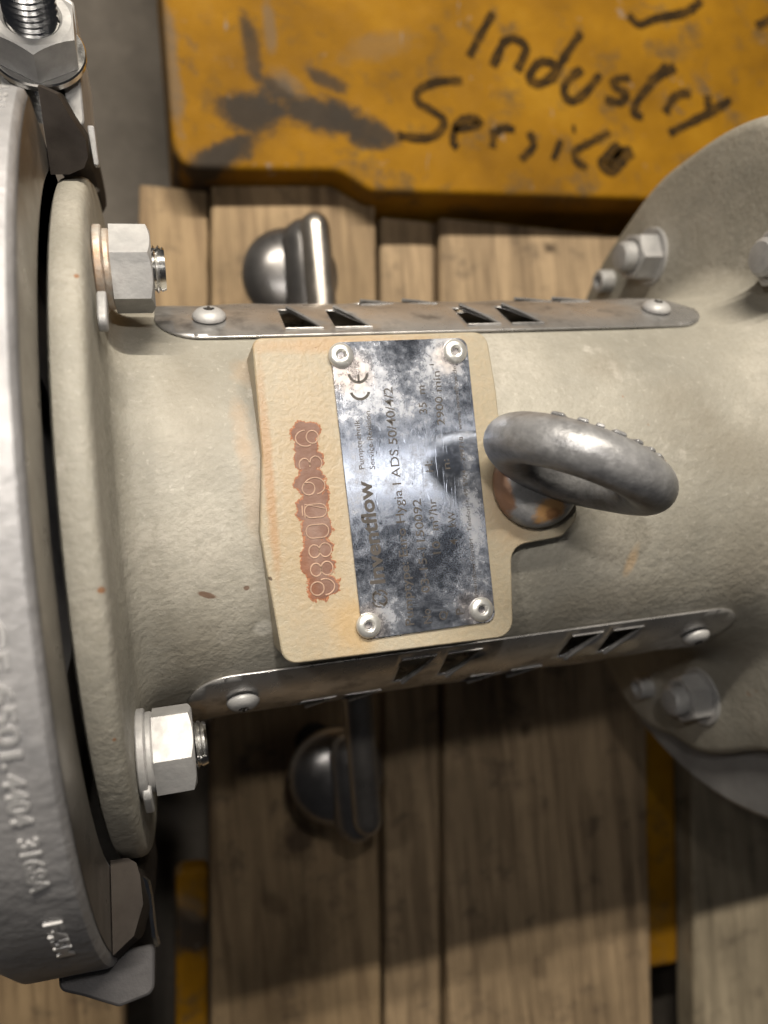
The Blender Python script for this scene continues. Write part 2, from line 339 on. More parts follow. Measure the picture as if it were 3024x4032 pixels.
# ================================================================== SETTING
fl = obj('floor', *grid([[(-3000, -3000, -330), (3000, -3000, -330)], [(-3000, 3000, -330), (3000, 3000, -330)]], False), CONC); fl['kind'] = 'structure'

# ================================================================== PUMP
pump = top(empty('pump'), 'beige painted pump with bolted flanges, steel nameplate and lifting eye, lying across the wooden boards', 'pump')
# ---- adapter housing: flange, body, flare and motor-side disc as one casting
disc_r = [(0, 152), (51, 152), (68, 156), (90, 151), (111, 146), (128, 147), (160, 150), (200, 150), (240, 160), (255, 149), (280, 134), (310, 144), (360, 152)]
def dr(t):
    t %= 360
    for (a, ra), (b, rb) in zip(disc_r, disc_r[1:]):
        if a <= t <= b:
            u = (t-a)/(b-a); u = u*u*(3-2*u); return ra+(rb-ra)*u
prof = [(-115.2, 60), (-115.2, 122.5), (-114.4, 124.2), (-112.6, 125), (-108.6, 125), (-106.9, 124.4), (-105.8, 123.0), (-105.2, 118), (-104.8, 96)]
for k in range(0, 8): a = R_(90*k/7); prof.append((-96.5-7.5*cos(a)*1.0, 88.5-0-7.5*sin(a)+.0))
prof += [(-84, 80.4), (-60, 80), (-30, 80), (0, 80), (30, 80), (60, 80), (90, 80), (110, 80.4)]
for k in range(1, 10): a = R_(90*k/9); prof.append((127+32*sin(a), 80.4+16*(1-cos(a))))
N = 360
rows = []
for x, r in prof: rows.append([(x, r*sin(R_(k)), r*cos(R_(k))) for k in range(N)])
for f_, dx in ((.3, .6), (.6, 1.2), (.9, 2.0), (.96, 3.2), (.985, 5.2), (1.0, 7.5), (1.0, 12)):
    rows.append([(159+dx, (97+(dr(k)-97)*f_)*sin(R_(k)), (97+(dr(k)-97)*f_)*cos(R_(k))) for k in range(N)])
rows.append([(171, 60*sin(R_(k)), 60*cos(R_(k))) for k in range(N)])
# resample the body rows finely along x for a clean window cut
vs, fs = [], []
body_rows = rows
V, F = grid(body_rows)
F2 = []
for f in F:
    c = sum((Vector(V[i]) for i in f), Vector())/4; t = abs(math.degrees(math.atan2(c.y, c.z)))
    if -84 < c.x < 110 and 50 < t < 130: continue
    F2.append(f)
housing = obj('adapter_housing', V, F2, CAST, pump, auto=38)
so = housing.modifiers.new('thickness', 'SOLIDIFY'); so.thickness = 3.5*K; so.offset = -1
# slightly uneven cast surface
# shaft and coupling behind the slots; the dark inside is put into their colour
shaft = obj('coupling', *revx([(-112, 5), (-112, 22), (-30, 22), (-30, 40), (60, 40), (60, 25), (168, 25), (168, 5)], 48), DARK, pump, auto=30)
# ---- raised name pad
T = [(-60.5, 50.2), (17.6, 50.4), (19.3, 30), (19.3, 21), (36, 15), (45.2, 9), (45.2, -15.0), (39.0, -20.5), (19.6, -22.0), (17.6, -52.0), (-59.5, -51.2), (-63.2, -10), (-60.5, 14)]
o2 = rounded(T, [3, 5, 0, 3, 8, 8, 5, 5, 6, 6, 5, 0, 0], 6)
pad = prism('name_pad', o2, 56, 84.5, PAD, pump, bw=.55)
def digit_ring(cx, cy, rx, ry, a0=0, a1=360, n=28, r=.26):
    p = [(cx+rx*cos(R_(a0+(a1-a0)*k/n)), cy+ry*sin(R_(a0+(a1-a0)*k/n)), 84.46) for k in range(n if a1-a0 >= 360 else n+1)]
    return tube(p, r, 6, a1-a0 >= 360)
# stamped number, bottom to top 9 8 8 0 7(over 0) 9 3 6 ; +x is the foot of each character
D = []
D += [digit_ring(-47.0, -28.9, 2.1, 2.1), digit_ring(-44.6, -28.6, 3.1, 2.5, -90, 110)]
for cy in (-23.0, -17.2): D += [digit_ring(-46.9, cy, 1.75, 2.0), digit_ring(-43.4, cy+.15, 1.9, 2.15)]
def stad(cx, cy, hx, hy):
    q = rounded([(cx-hx, cy-hy), (cx+hx, cy-hy), (cx+hx, cy+hy), (cx-hx, cy+hy)], hy*.98, 6); return tube([(a, b, 84.46) for a, b in q], .26, 6, True)
D += [stad(-45.4, -11.0, 3.6, 2.1), stad(-45.4, -4.6, 3.5, 2.1)]
D += [tube([(-48.9, -6.6, 84.46), (-48.7, -2.3, 84.46), (-42.0, -4.2, 84.46)], .24, 6), tube([(-49.6, -5.8, 84.46), (-49.5, -2.6, 84.46)], .24, 6)]
D += [digit_ring(-47.0, 2.5, 2.0, 2.0), digit_ring(-45.0, 3.2, 3.3, 2.6, -80, 170)]
D += [digit_ring(-47.6, 10.0, 1.7, 2.0, -20, 215), digit_ring(-44.0, 10.3, 1.9, 2.2, -55, 190)]
D += [digit_ring(-44.4, 18.6, 1.9, 2.0), digit_ring(-46.6, 18.3, 3.1, 2.5, 90, 300)]
for a, b in ((0, 2), (2, 4), (4, 6), (6, 7), (7, 10), (10, 12), (12, 14), (14, 16)): obj('digit', *join(D[a:b]), DIGIT, pad, auto=60)
# ---- nameplate
ZP = 85.3
pl_o = rounded([(-36.6, 48.2), (10.2, 48.6), (11.5, -46.2), (-34.2, -47.0)], 3.2, 6)
pl_o = rounded([(-36.4, 48.0), (10.0, 48.4), (11.4, -46.1), (-34.0, -46.6)], 3.4, 6)
plate = prism('nameplate', pl_o, 84.55, ZP, PLATE, pump, bw=.15)
ZT = ZP+.012
LT = []
LT.append(fit_text('Inventflow', (-25.3, -29.4), (-27.0, 3.6), 4.7, ZT, extrude=.02, offset=.19))
LT.append(fit_text('Pumptechnik', (-28.7, 7.3), (-29.0, 23.2), 1.75, ZT, extrude=.02, offset=.015))
LT.append(fit_text('Service-Revision', (-25.2, 7.1), (-25.2, 25.7), 1.75, ZT, extrude=.02, offset=.015))
LT.append(fit_text('Pumptype: Euro Hygia I ADS 50/40/4/2', (-16.8, -43.8), (-17.1, 33.0), 2.95, ZT, extrude=.02, offset=.012))
LT.append(fit_text('No', (-10.8, -44.0), (-11.0, -39.3), 2.8, ZT, extrude=.02, offset=.012))
LT.append(fit_text('03-15-1150092', (-10.6, -34.0), (-10.9, -3.6), 2.8, ZT, extrude=.02, offset=.012))
LT.append(fit_text('Q', (-5.4, -43.5), (-5.5, -40.6), 2.7, ZT, extrude=.02, offset=.012))
LT.append(fit_text('10', (-5.7, -21.9), (-5.7, -17.8), 2.7, ZT, extrude=.02, offset=.012))
LT.append(fit_text('m\u00b3/hr', (-5.7, -14.2), (-5.8, -4.0), 2.7, ZT, extrude=.02, offset=.012))
LT.append(fit_text('H:', (-5.7, 4.9), (-5.9, 8.4), 2.7, ZT, extrude=.02, offset=.012))
LT.append(fit_text('35  m', (-6.0, 23.9), (-6.1, 33.1), 2.7, ZT, extrude=.02, offset=.012))
LT.append(fit_text('P', (.3, -42.4), (.3, -40.4), 2.6, ZT, extrude=.02, offset=.012))
LT.append(fit_text('4', (.4, -19.6), (.4, -17.6), 2.6, ZT, extrude=.02, offset=.012))
LT.append(fit_text('kW', (.4, -13.6), (.4, -8.6), 2.6, ZT, extrude=.02, offset=.012))
LT.append(fit_text('n:', (.2, 5.3), (0, 8.6), 2.6, ZT, extrude=.02, offset=.012))
LT.append(fit_text('2900 min', (-.3, 19.9), (-.5, 37.6), 2.6, ZT, extrude=.02, offset=.012))
LT.append(fit_text('-1', (-2.2, 37.9), (-2.3, 40.0), 1.5, ZT, extrude=.02, offset=.02))
LT.append(fit_text('Inventflow GmbH   Telefon + 49 5924 \u2013 299718   www.inventflow.de', (5.9, -37.6), (5.4, 39.1), 1.45, ZT, extrude=.02, offset=.0))
for t_ in LT: obj('lettering', *t_, INK, plate)
def arc_band(cx, cy, r0, r1, a0, a1, n=22):
    vs = []
    for k in range(n+1):
        a = R_(a0+(a1-a0)*k/n)
        for r in (r0, r1): vs.append((cx+r*cos(a), cy+r*sin(a), ZT))
    return vs, [(2*k, 2*k+1, 2*k+3, 2*k+2) for k in range(n)]
CE = [arc_band(-27.7, 32.6, 2.7, 3.55, 90-0, 270+0)]   # placeholder orientation, turned below
# the arcs open towards +Y (reading direction): C and E
CE = [arc_band(-27.9, 32.6, 2.55, 3.45, 180+15, 360-15), arc_band(-28.0, 38.0, 2.55, 3.45, 180+5, 360-5), ([(-28.4, 35.2, ZT), (-27.6, 35.2, ZT), (-27.6, 37.6, ZT), (-28.4, 37.6, ZT)], [(0, 1, 2, 3)])]
obj('conformity_mark', *join(CE), INK, plate)
# swirl logo: two interlocked S arms
def swirl():
    P = []
    for s in (1, -1):
        for (c, r, a0, a1) in (((-27.4+s*.95, -34.2-s*.55), 1.25, (200 if s > 0 else 20), (430 if s > 0 else 250)),):
            P.append(arc_band(c[0], c[1], r-.3, r+.3, a0, a1))
        P.append(arc_band(-27.4, -34.2, 2.35, 2.9, (20 if s > 0 else 200), (95 if s > 0 else 275)))
        P.append(arc_band(-27.4, -34.2, 2.35, 2.9, (110 if s > 0 else 290), (150 if s > 0 else 330)))
    return join(P)
obj('logo', *swirl(), INK, plate)
rv = lathe([(0, 4.05), (.35, 4.1), (.9, 3.75), (1.35, 3.0), (1.6, 2.2), (1.62, 1.75), (1.45, 1.55), (.9, 1.35), (.35, 1.2)], n=40, cap=False)
rh = lathe([(.36, 1.3), (.30, .02)], n=16, cap=False)
for i, (x, y) in enumerate(((-33.1, 43.7), (5.4, 43.8), (-31.9, -42.2), (6.6, -41.6))):
    if i == 0:
        r0 = obj('rivet', *rv, RIV, plate, auto=50); obj('rivet_hole', *rh, HOLE, r0); r0.matrix_local = mk(Matrix.Translation((x, y, ZP)))
    else:
        rr = copy_tree(r0, plate, mk(Matrix.Translation((x, y, ZP))))
# children of rivet are third level below the pump: keep them as sub-parts of the plate instead
for o in list(bpy.data.objects):
    if o.name.startswith('rivet_hole'):
        m = o.parent.matrix_local.copy(); o.parent = plate; o.matrix_local = m
# ---- lifting eye
def eyebolt():
    ph = -.45; Rm, r = 21.6, 7.7; c = Vector((30.3, 2.0, 114.3)); u = Vector((cos(ph), sin(ph), 0)); nn = Vector((-sin(ph), cos(ph), 0)); k = (Vector((0, 0, 1))-nn*.06).normalized()
    rows = []
    for i in range(72):
        a = 2*pi*i/72; rad = u*cos(a)+k*sin(a); b = max(0, -sin(a))
        rr = r*(1+.22*b**3); rows.append([c+rad*(Rm+rr*1.05*cos(t))+nn*(rr*.98*sin(t)) for t in [2*pi*j/28 for j in range(28)]])
    rows.append(rows[0]); tor = grid(rows)
    col = lathe([(84.6, 14.6), (86.0, 15.3), (89.0, 15.1), (91.0, 13.5), (92.5, 11), (93, 6), (93, .1)], Matrix.Translation((29.5, -1.5, 0)), 48)
    return tor, col, c, u, nn, k
tor, colr, ec, eu, en, ek = eyebolt()
eye = obj('lifting_eye', *tor, EYE, pump, auto=60)
obj('collar', *colr, EYE2, eye, auto=50)
marks = []
for a in (12, 22, 38, 52, 66, 80, 96, 110, 122, 140):
    rad = eu*cos(R_(a))+ek*sin(R_(a)); tan = -eu*sin(R_(a))+ek*cos(R_(a))
    M = Matrix((tan, rad, en)).transposed().to_4x4(); M.translation = ec+rad*21.6+en*7.25
    marks.append(((lambda L: ([M @ Vector(p) for p in [(-L, -2.6, 0), (L, -2.6, 0), (L, 2.6, 0), (-L, 2.6, 0), (-L*.8, -2.2, 1.1), (L*.8, -2.2, 1.1), (L*.8, 2.2, 1.1), (-L*.8, 2.2, 1.1)]], [(0, 1, 2, 3), (4, 5, 6, 7), (0, 1, 5, 4), (1, 2, 6, 5), (2, 3, 7, 6), (3, 0, 4, 7)]))(random.choice((1.3, 1.7, 2.1)))))
bev(obj('raised_marking', *join(marks), EYE, eye, auto=50), .4)
# ---- flange nuts (left flange) with washers and studs
def nutset(x, ang, r, rot, parent, name='flange_nut', axis=(1, 0, 0), mat=NUT, wm=BRIGHT, tip=5.0, af=24, h=13.5):
    p = Vector((x, r*sin(R_(ang)), r*cos(R_(ang))))
    M = frame(p, axis, (0, sin(R_(ang+rot)), cos(R_(ang+rot))))
    return M
hn = hexnut(23.5, 12, 8)
wz = lathe([(0, 8), (0, 13.0), (.4, 13.4), (2.2, 13.4), (2.6, 13.0), (2.6, 8)], n=48, cap=False)
wz2 = lathe([(2.4, 8), (2.4, 11.8), (3.0, 12.2), (4.2, 12.2), (4.8, 11.8), (4.8, 8)], n=48, cap=False)
th = thread(7.4, 4.4, 1.6)
first = None
for i, (ang, rot, rusty) in enumerate(((47, -14, True), (-45.5, 16, False), (135, 0, False), (-135, 0, False))):
    M = nutset(-104.9, ang, 104, rot, pump)
    if first is None:
        first = obj('flange_nut', *[xf(hn, Matrix.Translation((0, 0, 4.8)))[0], hn[1]], NUT, pump, auto=25); first.matrix_local = mk(M)
        obj('flat_washer', *wz, RUSTW, first, auto=30); obj('spring_washer', *wz2, RUSTW, first, auto=30)
        obj('threaded_stud', *xf(th, Matrix.Translation((0, 0, 15.8))), BRIGHT, first, auto=20)
        first['label'] = 'nut with rust on its washer beside the upper end of the flange'
    else:
        c = copy_tree(first, pump, mk(M)); c['label'] = ''
        del c['label']
        for ch in c.children:
            if 'washer' in ch.name:
                ch.data = ch.data.copy(); ch.data.materials[0] = NUT
# small steel tongues between the flanges beside the nuts
for (y, z) in ((58, 100), (-88, 84)):
    t_ = math.atan2(y, z)
    M = frame((-104, y*.98, z*.93), (1, 0, 0), (0, cos(t_), -sin(t_)))
    prism('jacking_screw', rounded([(-6.5, -3), (6.5, -3), (6.5, 3), (-6.5, 3)], 2.6, 5), 0, 2.6, NUT, pump, M, .5)
# ---- stainless pump casing (left edge)
cp = [(-165, 60), (-158, 120), (-152, 140), (-146, 151.5), (-141, 154.6), (-119.5, 155.2), (-118.0, 154.9), (-117.0, 153.8), (-116.6, 152.2), (-116.4, 128.5), (-116.9, 127.2), (-135, 126.4), (-135, 60)]
def flat_top(vf, lim=114.0): return [(x, min(y, lim) if z > -80 else y, z) for x, y, z in vf[0]], vf[1]
casing = obj('pump_casing', *flat_top(revx(cp, 240)), STEEL, pump, auto=35)
obj('painted_groove_shade', *revx([(-134, 100), (-134, 126.0)], 120), DARK, casing)  # near-black ring; the shade of the gap is put into its colour
# machined face ring and the ring behind the flange
ring = obj('casing_face', *flat_top(revx([(-116.3, 128.8), (-116.3, 152.0)], 200), 113.8), DSTEEL, casing, smooth=True)
DK = mat_metal('steel_painted_brown_reflection', (.022, .018, .016), (.045, .038, .033), (.65, .8), .0, 4, .15, 26)  # brown floor reflection of the polished steel is put into this dark colour
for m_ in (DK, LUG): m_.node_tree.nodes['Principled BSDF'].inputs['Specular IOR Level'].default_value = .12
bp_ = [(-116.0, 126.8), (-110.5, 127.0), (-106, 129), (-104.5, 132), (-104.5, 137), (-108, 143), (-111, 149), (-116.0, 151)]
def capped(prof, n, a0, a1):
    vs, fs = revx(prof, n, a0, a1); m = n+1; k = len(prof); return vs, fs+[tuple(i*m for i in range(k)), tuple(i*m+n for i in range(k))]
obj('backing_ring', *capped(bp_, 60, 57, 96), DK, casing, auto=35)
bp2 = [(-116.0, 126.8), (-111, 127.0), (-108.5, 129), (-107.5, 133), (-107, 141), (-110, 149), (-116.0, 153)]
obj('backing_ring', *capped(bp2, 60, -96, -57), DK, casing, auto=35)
LT = []
def cyl_text(body, a0, a1, x0, cap, Rr=155.1):
    vs, fs = text_mesh(body, cap/.70, extrude=.45, offset=.12)
    X0 = min(v.x for v in vs); X1 = max(v.x for v in vs); out = []
    for v in vs:
        t = R_(a0+(a1-a0)*(v.x-X0)/(X1-X0)); r = Rr+v.z; out.append((x0+v.y, r*sin(t), r*cos(t)))
    return out, fs
LT += [cyl_text('CF 6501', -8.0, -19.4, -126.9, 4.2), cyl_text('.', -19.9, -20.3, -126.9, 4.0), cyl_text('4404', -20.9, -26.0, -127.4, 4.3), cyl_text('3168A', -27.6, -34.4, -127.1, 4.3), cyl_text('F45M', -39.8, -47.8, -126.8, 4.2), cyl_text('A 351', 46.5, 40.5, -123.9, 4.2)]
CL = mat_metal('painted_letter_highlights', (.45, .445, .45), (.62, .615, .62), (.34, .46), .6, 6, .2, 30)  # lighter than the casing: highlights on the letters put into the colour
for t_ in LT: obj('cast_lettering', *t_, CL, casing, auto=40)
# ---- upper clamp: lug, swing bolt, nut, washer
TH = 60
def radial(x, th, r): return frame((x, r*sin(R_(th)), r*cos(R_(th))), (0, sin(R_(th)), cos(R_(th))), (1, 0, 0))
def box(x0, x1, y0, y1, z0, z1): return [(x, y, z) for z in (z0, z1) for y in (y0, y1) for x in (x0, x1)], [(0, 1, 3, 2), (4, 5, 7, 6), (0, 1, 5, 4), (2, 3, 7, 6), (0, 2, 6, 4), (1, 3, 7, 5)]
for x0, x1 in ((-130, -124.2), (-111.0, -105.6)):
    prism('clamp_lug', rounded([(x0, 128), (x1, 128), (x1, 170), (x0, 170)], 2, 3), 5, 57.5, NUT, pump, bw=.6)
bn = hexnut(24, 12, 8, both=False)
clampM = frame((-117.6, 149.5, 58.5), (.02, .27, .96), (1, 0, 0))
cb = obj('clamp_bolt', *xf(thread(8, 66, 2.0, 40), Matrix.Translation((0, 0, -22))), BRIGHT, pump, auto=20); cb.matrix_local = mk(clampM)
nn_ = obj('clamp_nut', *xf(bn, Matrix.Translation((0, 0, 2.8)) @ Matrix.Rotation(R_(0), 4, 'Z')), NUT, cb, auto=25)
obj('clamp_washer', *lathe([(0, 8.2), (0, 14.2), (.5, 14.6), (2.2, 14.6), (2.7, 14.2), (2.7, 8.2)], n=56, cap=False), BRIGHT, cb, auto=30)
# small side strips seen between casing and floor at the upper end
M = frame((-108, 118, 62), (1, 0, 0), (0, .45, .9))
prism('retaining_clip', rounded([(-.8, -8), (.8, -8), (1.1, 4), (-1.1, 4)], .6, 3), -3, 3, NUT, pump, frame((-103.5, 124, 56), (0, -.30, .95), (1, .05, 0)), .3)
# ---- lower clamp: curved jaw, bent clip and pointed lug
pth = [(-111.5, -117, 57), (-108.5, -118.5, 57), (-107.0, -121, 55), (-106.8, -128, 50), (-107.0, -138, 45), (-107.2, -146, 40), (-106.6, -152, 36)]
clv = []
for i, p in enumerate(pth):
    q = Vector(p); t = (Vector(pth[min(i+1, len(pth)-1)])-Vector(pth[max(i-1, 0)])).normalized(); nrm = t.cross(Vector((0, .38, .92))).normalized(); b = Vector((0, .38, .92))
    clv.append([q+nrm*.6+b*3, q+nrm*.6-b*8, q-nrm*.6-b*8, q-nrm*.6+b*3])
vs, fs = grid(clv); fs += [(0, 1, 2, 3), tuple(range(len(vs)-4, len(vs)))]
obj('retaining_clip', vs, fs, BRIGHT, pump, auto=40)
prism('clamp_lug', rounded([(-134, 2), (-127, -1), (-117, -6.0), (-106.5, -4.5), (-105.5, 9), (-134, 9)], [3, 3, 3, 3, 2, 2], 4), -5, 3, LUG, pump, frame((0, -146, 66), (0, .42, .91), (1, 0, 0)), .8)

# ---- perforated guards
RG = 81.0
SL = []   # slots in (x, deg)
xs = [-45.5+70.5*k+d for k in range(-0, 3) for d in (0, 18.5)]
def build_guard(sgn):
    s0, s1 = R_(44.8)*RG, R_(128)*RG; x0, x1 = -89, 129 if sgn > 0 else 133
    out = rounded([(x0, s0), (x1, s0), (x1, s1), (x0, s1)], [15, 15, 20, 20], 8)
    # tapering right-hand end follows the flare
    holes = []
    base = -45.0 if sgn > 0 else -13.6
    for k in range(-2, 4):
        for d in (0, 17.9):
            for row, (a0, a1) in enumerate(((47.8, 61.0), (67, 77), (86, 92.5), (103, 109.5))):
                xx = base+68.5*k+d+(34 if row % 2 else 0)
                if xx < -58 or xx+13 > 100: continue
                u0, u1 = R_(a0)*RG, R_(a1)*RG
                holes.append([(xx, u0), (xx+13.4, u0), (xx+3.4, u1-.4), (xx, u1)])
    pts = [Vector(p) for p in out]; edges = [(i, (i+1) % len(pts)) for i in range(len(pts))]
    for h in holes:
        o = len(pts); pts += [Vector(p) for p in h]; edges += [(o+i, o+(i+1) % len(h)) for i in range(len(h))]
    def inside(p, poly):
        c = False; n = len(poly)
        for i in range(n):
            (xa, ya), (xb, yb) = poly[i], poly[(i+1) % n]
            if (ya > p[1]) != (yb > p[1]) and p[0] < (xb-xa)*(p[1]-ya)/(yb-ya)+xa: c = not c
        return c
    gx = x0
    while gx < x1:
        gs = s0
        while gs < s1:
            p = (gx+.37, gs+.41)
            if inside(p, out): pts.append(Vector(p))
            gs += 3.1
        gx += 6.1
    v2, e2, f2, *_ = delaunay_2d_cdt(pts, edges, [], 0, 1e-4)
    F = []
    for f in f2:
        c = (sum(v2[i].x for i in f)/len(f), sum(v2[i].y for i in f)/len(f))
        if inside(c, out) and not any(inside(c, h) for h in holes): F.append(tuple(f))
    V = []
    for v in v2:
        t = v.y/RG*sgn; w_ = .25*sin(v.x*.11+sgn)+.2*sin(v.x*.23+v.y*.2); rr = RG+0.2+w_*min(1, max(0, (abs(math.degrees(t))-48)/20))
        V.append((v.x, rr*sin(t), rr*cos(t)))
    g = obj('guard', V, F, SHEET, pump, smooth=True)
    m = g.modifiers.new('sheet', 'SOLIDIFY'); m.thickness = .8*K; m.offset = 0
    for h in holes:
        a, b, c, d = h; lips = []
        def mp(p, r): t = p[1]/RG*sgn; return (p[0], r*sin(t), r*cos(t))
        lips.append(tube([mp(a, RG+.6), mp(b, RG+.6)], .45, 6)); lips.append(tube([mp(b, RG+.6), mp((b[0]*.5+c[0]*.5, b[1]*.5+c[1]*.5), RG+.9), mp(c, RG+1.5)], [.45, .65, .85], 6))
        lips.append(([mp(b, RG+.6), mp(c, RG+1.5), mp((c[0]+3.0, c[1]+.3), RG+.2)], [(0, 1, 2)]))
        obj('louvre', *join(lips), SHEET, g, auto=60)
    return g
gu = build_guard(1); gl = build_guard(-1)
gu['label'] = 'guard strip above the nameplate'; gl['label'] = 'guard strip below the nameplate'
scr = lathe([(0, 5.6), (.6, 5.9), (1.6, 5.6), (2.8, 4.4), (3.4, 3.0), (3.5, 1.9), (1.9, 1.2), (1.8, .05)], n=36, cap=False)
crossv = join([box(-1.9, 1.9, -.45, .45, 2.6, 3.62), box(-.45, .45, -1.9, 1.9, 2.6, 3.63)])
def add_screw(g, x, t, first_=[None]):
    M = frame((x, (RG+.9)*sin(R_(t)), (RG+.9)*cos(R_(t))), (0, sin(R_(t)), cos(R_(t))), (1, 0, 0))
    if first_[0] is None: first_[0] = obj('guard_screw', *scr, NUT, g, auto=60); s = first_[0]
    else: s = first_[0].copy(); COL.objects.link(s); s.parent = g
    s.matrix_local = mk(M)
    d = obj('painted_screw_slot', *xf(crossv, M), DARK, g)  # solid dark cross; the shade of the slot is put into its colour
add_screw(gu, -70.5, 54.5); add_screw(gu, 110, 54.5); add_screw(gl, -70.3, -57); add_screw(gl, 117.5, -58)
# ---- motor-side nuts and cap screws on the disc
N2 = None
for (y, z) in ((113, -22), (-113, -14), (80, 72), (-80, 92), (60, -110), (-60, -110)):
    M = frame((160.6, y, z), (-1, 0, 0), (0, z, -y))
    if N2 is None:
        N2 = obj('disc_nut', *xf(hexnut(21, 11, 7.5), Matrix.Translation((0, 0, 2.2))), NUT, pump, auto=25); N2.matrix_local = mk(M)
        obj('flat_washer', *lathe([(-1, 8), (-1, 14.5), (1.8, 14.5), (2.2, 14), (2.2, 8)], n=40, cap=False), NUT, N2, auto=30)
        obj('threaded_stud', *lathe([(10, 7.5), (18, 7.5), (19.5, 6), (20, 2)], n=32), NUT, N2, auto=30)
    else: copy_tree(N2, pump, mk(M))
cs = lathe([(0, 6.2), (7.5, 6.2), (8.3, 5.6), (8.4, 3.4), (5, 3.3), (5, .1)], n=32, cap=False)
C0 = None
for (y, z) in ((113, -62), (-117, -60)):
    M = frame((160.6, y, z), (-1, 0, 0), (0, 1, 0))
    if C0 is None: C0 = obj('cap_screw', *cs, NUT, pump, auto=30); C0.matrix_local = mk(M)
    else:
        c = C0.copy(); COL.objects.link(c); c.parent = pump; c.matrix_local = mk(M)
# ---- motor flange and motor beyond the disc
vs, fs = revx([(173.5, 60), (173.5, 160), (175, 162), (186, 162), (188, 160), (188, 90)], 160)
mf = obj('motor_flange', [(x, y-9, z-8) for x, y, z in vs], fs, GREYP, pump, auto=35)
mo = obj('motor_housing', *revx([(189, 60), (189, 86), (430, 86), (450, 70), (450, 20)], 96), GREYP, pump, auto=35)
fins = [box(200, 425, -1.2, 1.2, 84, 94) for _ in range(40)]
fv = join([xf(b, Matrix.Rotation(2*pi*i/40, 4, 'X')) for i, b in enumerate(fins)])
fo = obj('cooling_fins', *fv, GREYP, mo); fo['kind'] = 'stuff'
# ---- cross tube and ball feet
M = frame((3, -10, -110), (0, 1, 0), (1, 0, 0)) @ Matrix.Rotation(0, 4, 'Z')
pr = [(-179, .1), (-178.4, 3.4), (-176.4, 6.2), (-173.5, 7.9), (-170, 8.6), (170, 8.6), (173.5, 7.9), (176.4, 6.2), (178.4, 3.4), (179, .1)]
ct = obj('cross_tube', *lathe(pr, M, 40), DSTEEL, pump, auto=50)
fp = [(-9, 27), (-7, 29), (-3, 29), (2, 27.0), (6, 22.5), (9, 16), (10.5, 9), (11.2, .05)]
F0 = None
for (x, y) in ((-9, 141), (-8, -161)):
    M = Matrix.Translation((x, y, -132))
    if F0 is None:
        F0 = obj('foot', *lathe(fp, n=56, cap=False), CHROME, pump, auto=60); F0.matrix_local = mk(M)
        obj('foot_lug', *xf(lathe([(-34, .1), (-33, 6), (-29, 11), (-22, 14), (18, 14), (26, 11), (30, 6), (31, .1)], n=32), Matrix.Translation((8, -2, 8)) @ Matrix.Rotation(R_(-90), 4, 'X')), CHROME, F0, auto=60)
        obj('foot_stem', *lathe([(-84, 13), (-80, 13), (-78, 7), (-8, 7)], n=24), DARK, F0, auto=40)
    else: copy_tree(F0, pump, mk(M))

# ================================================================== PALLET
pal = top(empty('pallet', (0, 0, -330)), 'weathered wooden pallet boards lying under the pump', 'pallet')
dA = Vector((.085, .9964, 0)); dB = Vector((.9964, -.085, 0))
WARM = ((.35, .25, .145), (.21, .14, .08)); BRN = ((.39, .285, .175), (.17, .118, .072)); GRY = ((.38, .32, .23), (.24, .20, .14)); PALE = ((.40, .33, .22), (.29, .23, .15))
def board(b0, b1, a0, a1, zt, th, pal_c, seed, parent=pal):
    na = 14; vs = []; rnd = random.Random(seed)
    prof_ = [(b0, -th), (b0, -1.6), (b0+1.6, 0), (b0*.5+b1*.5, .5), (b1-1.6, 0), (b1, -1.6), (b1, -th)]
    rows = []
    for i in range(na+1):
        a = a0+(a1-a0)*i/na; wob = rnd.uniform(-.7, .7)
        rows.append([dA*a+dB*(b+(wob if 0 < i < na else 0))+Vector((0, 0, zt+z+330)) for b, z in prof_])
    vs, fs = grid(rows, True); n = len(prof_); fs += [tuple(range(n)), tuple(range(len(vs)-n, len(vs)))]
    me_mat = mat_wood(seed, *pal_c)
    return obj('board', vs, fs, me_mat, parent, auto=40)
board(-300, -119, -620, -150, -222, 22, WARM, 1)
board(-112, -66, 120, 224, -224, 18, WARM, 2)
board(-64.5, 53, -520, 242, -216, 22, WARM, 3)
board(60.5, 103, -620, 221, -230, 20, BRN, 4)
board(105, 275.5, -620, 222, -222, 22, BRN, 5)
board(316, 470, -620, 222, -222, 22, GRY, 6)
board(473, 620, -620, 222, -222, 22, GRY, 7)
# stringers underneath, across the boards
def stringer(a0, a1, b0, b1, seed):
    c = [dA*a+dB*b for a, b in ((a0, b0), (a0, b1), (a1, b1), (a1, b0))]
    vs = [(p.x, p.y, z) for z in (2, 82) for p in c]
    o = obj('stringer', vs, [(0, 1, 2, 3), (4, 5, 6, 7), (0, 1, 5, 4), (1, 2, 6, 5), (2, 3, 7, 6), (3, 0, 4, 7)], mat_wood(seed, *BRN), pal); return bev(o, 1.5)
stringer(-40, 50, -60, 600, 11); stringer(-600, -510, -290, 600, 12)
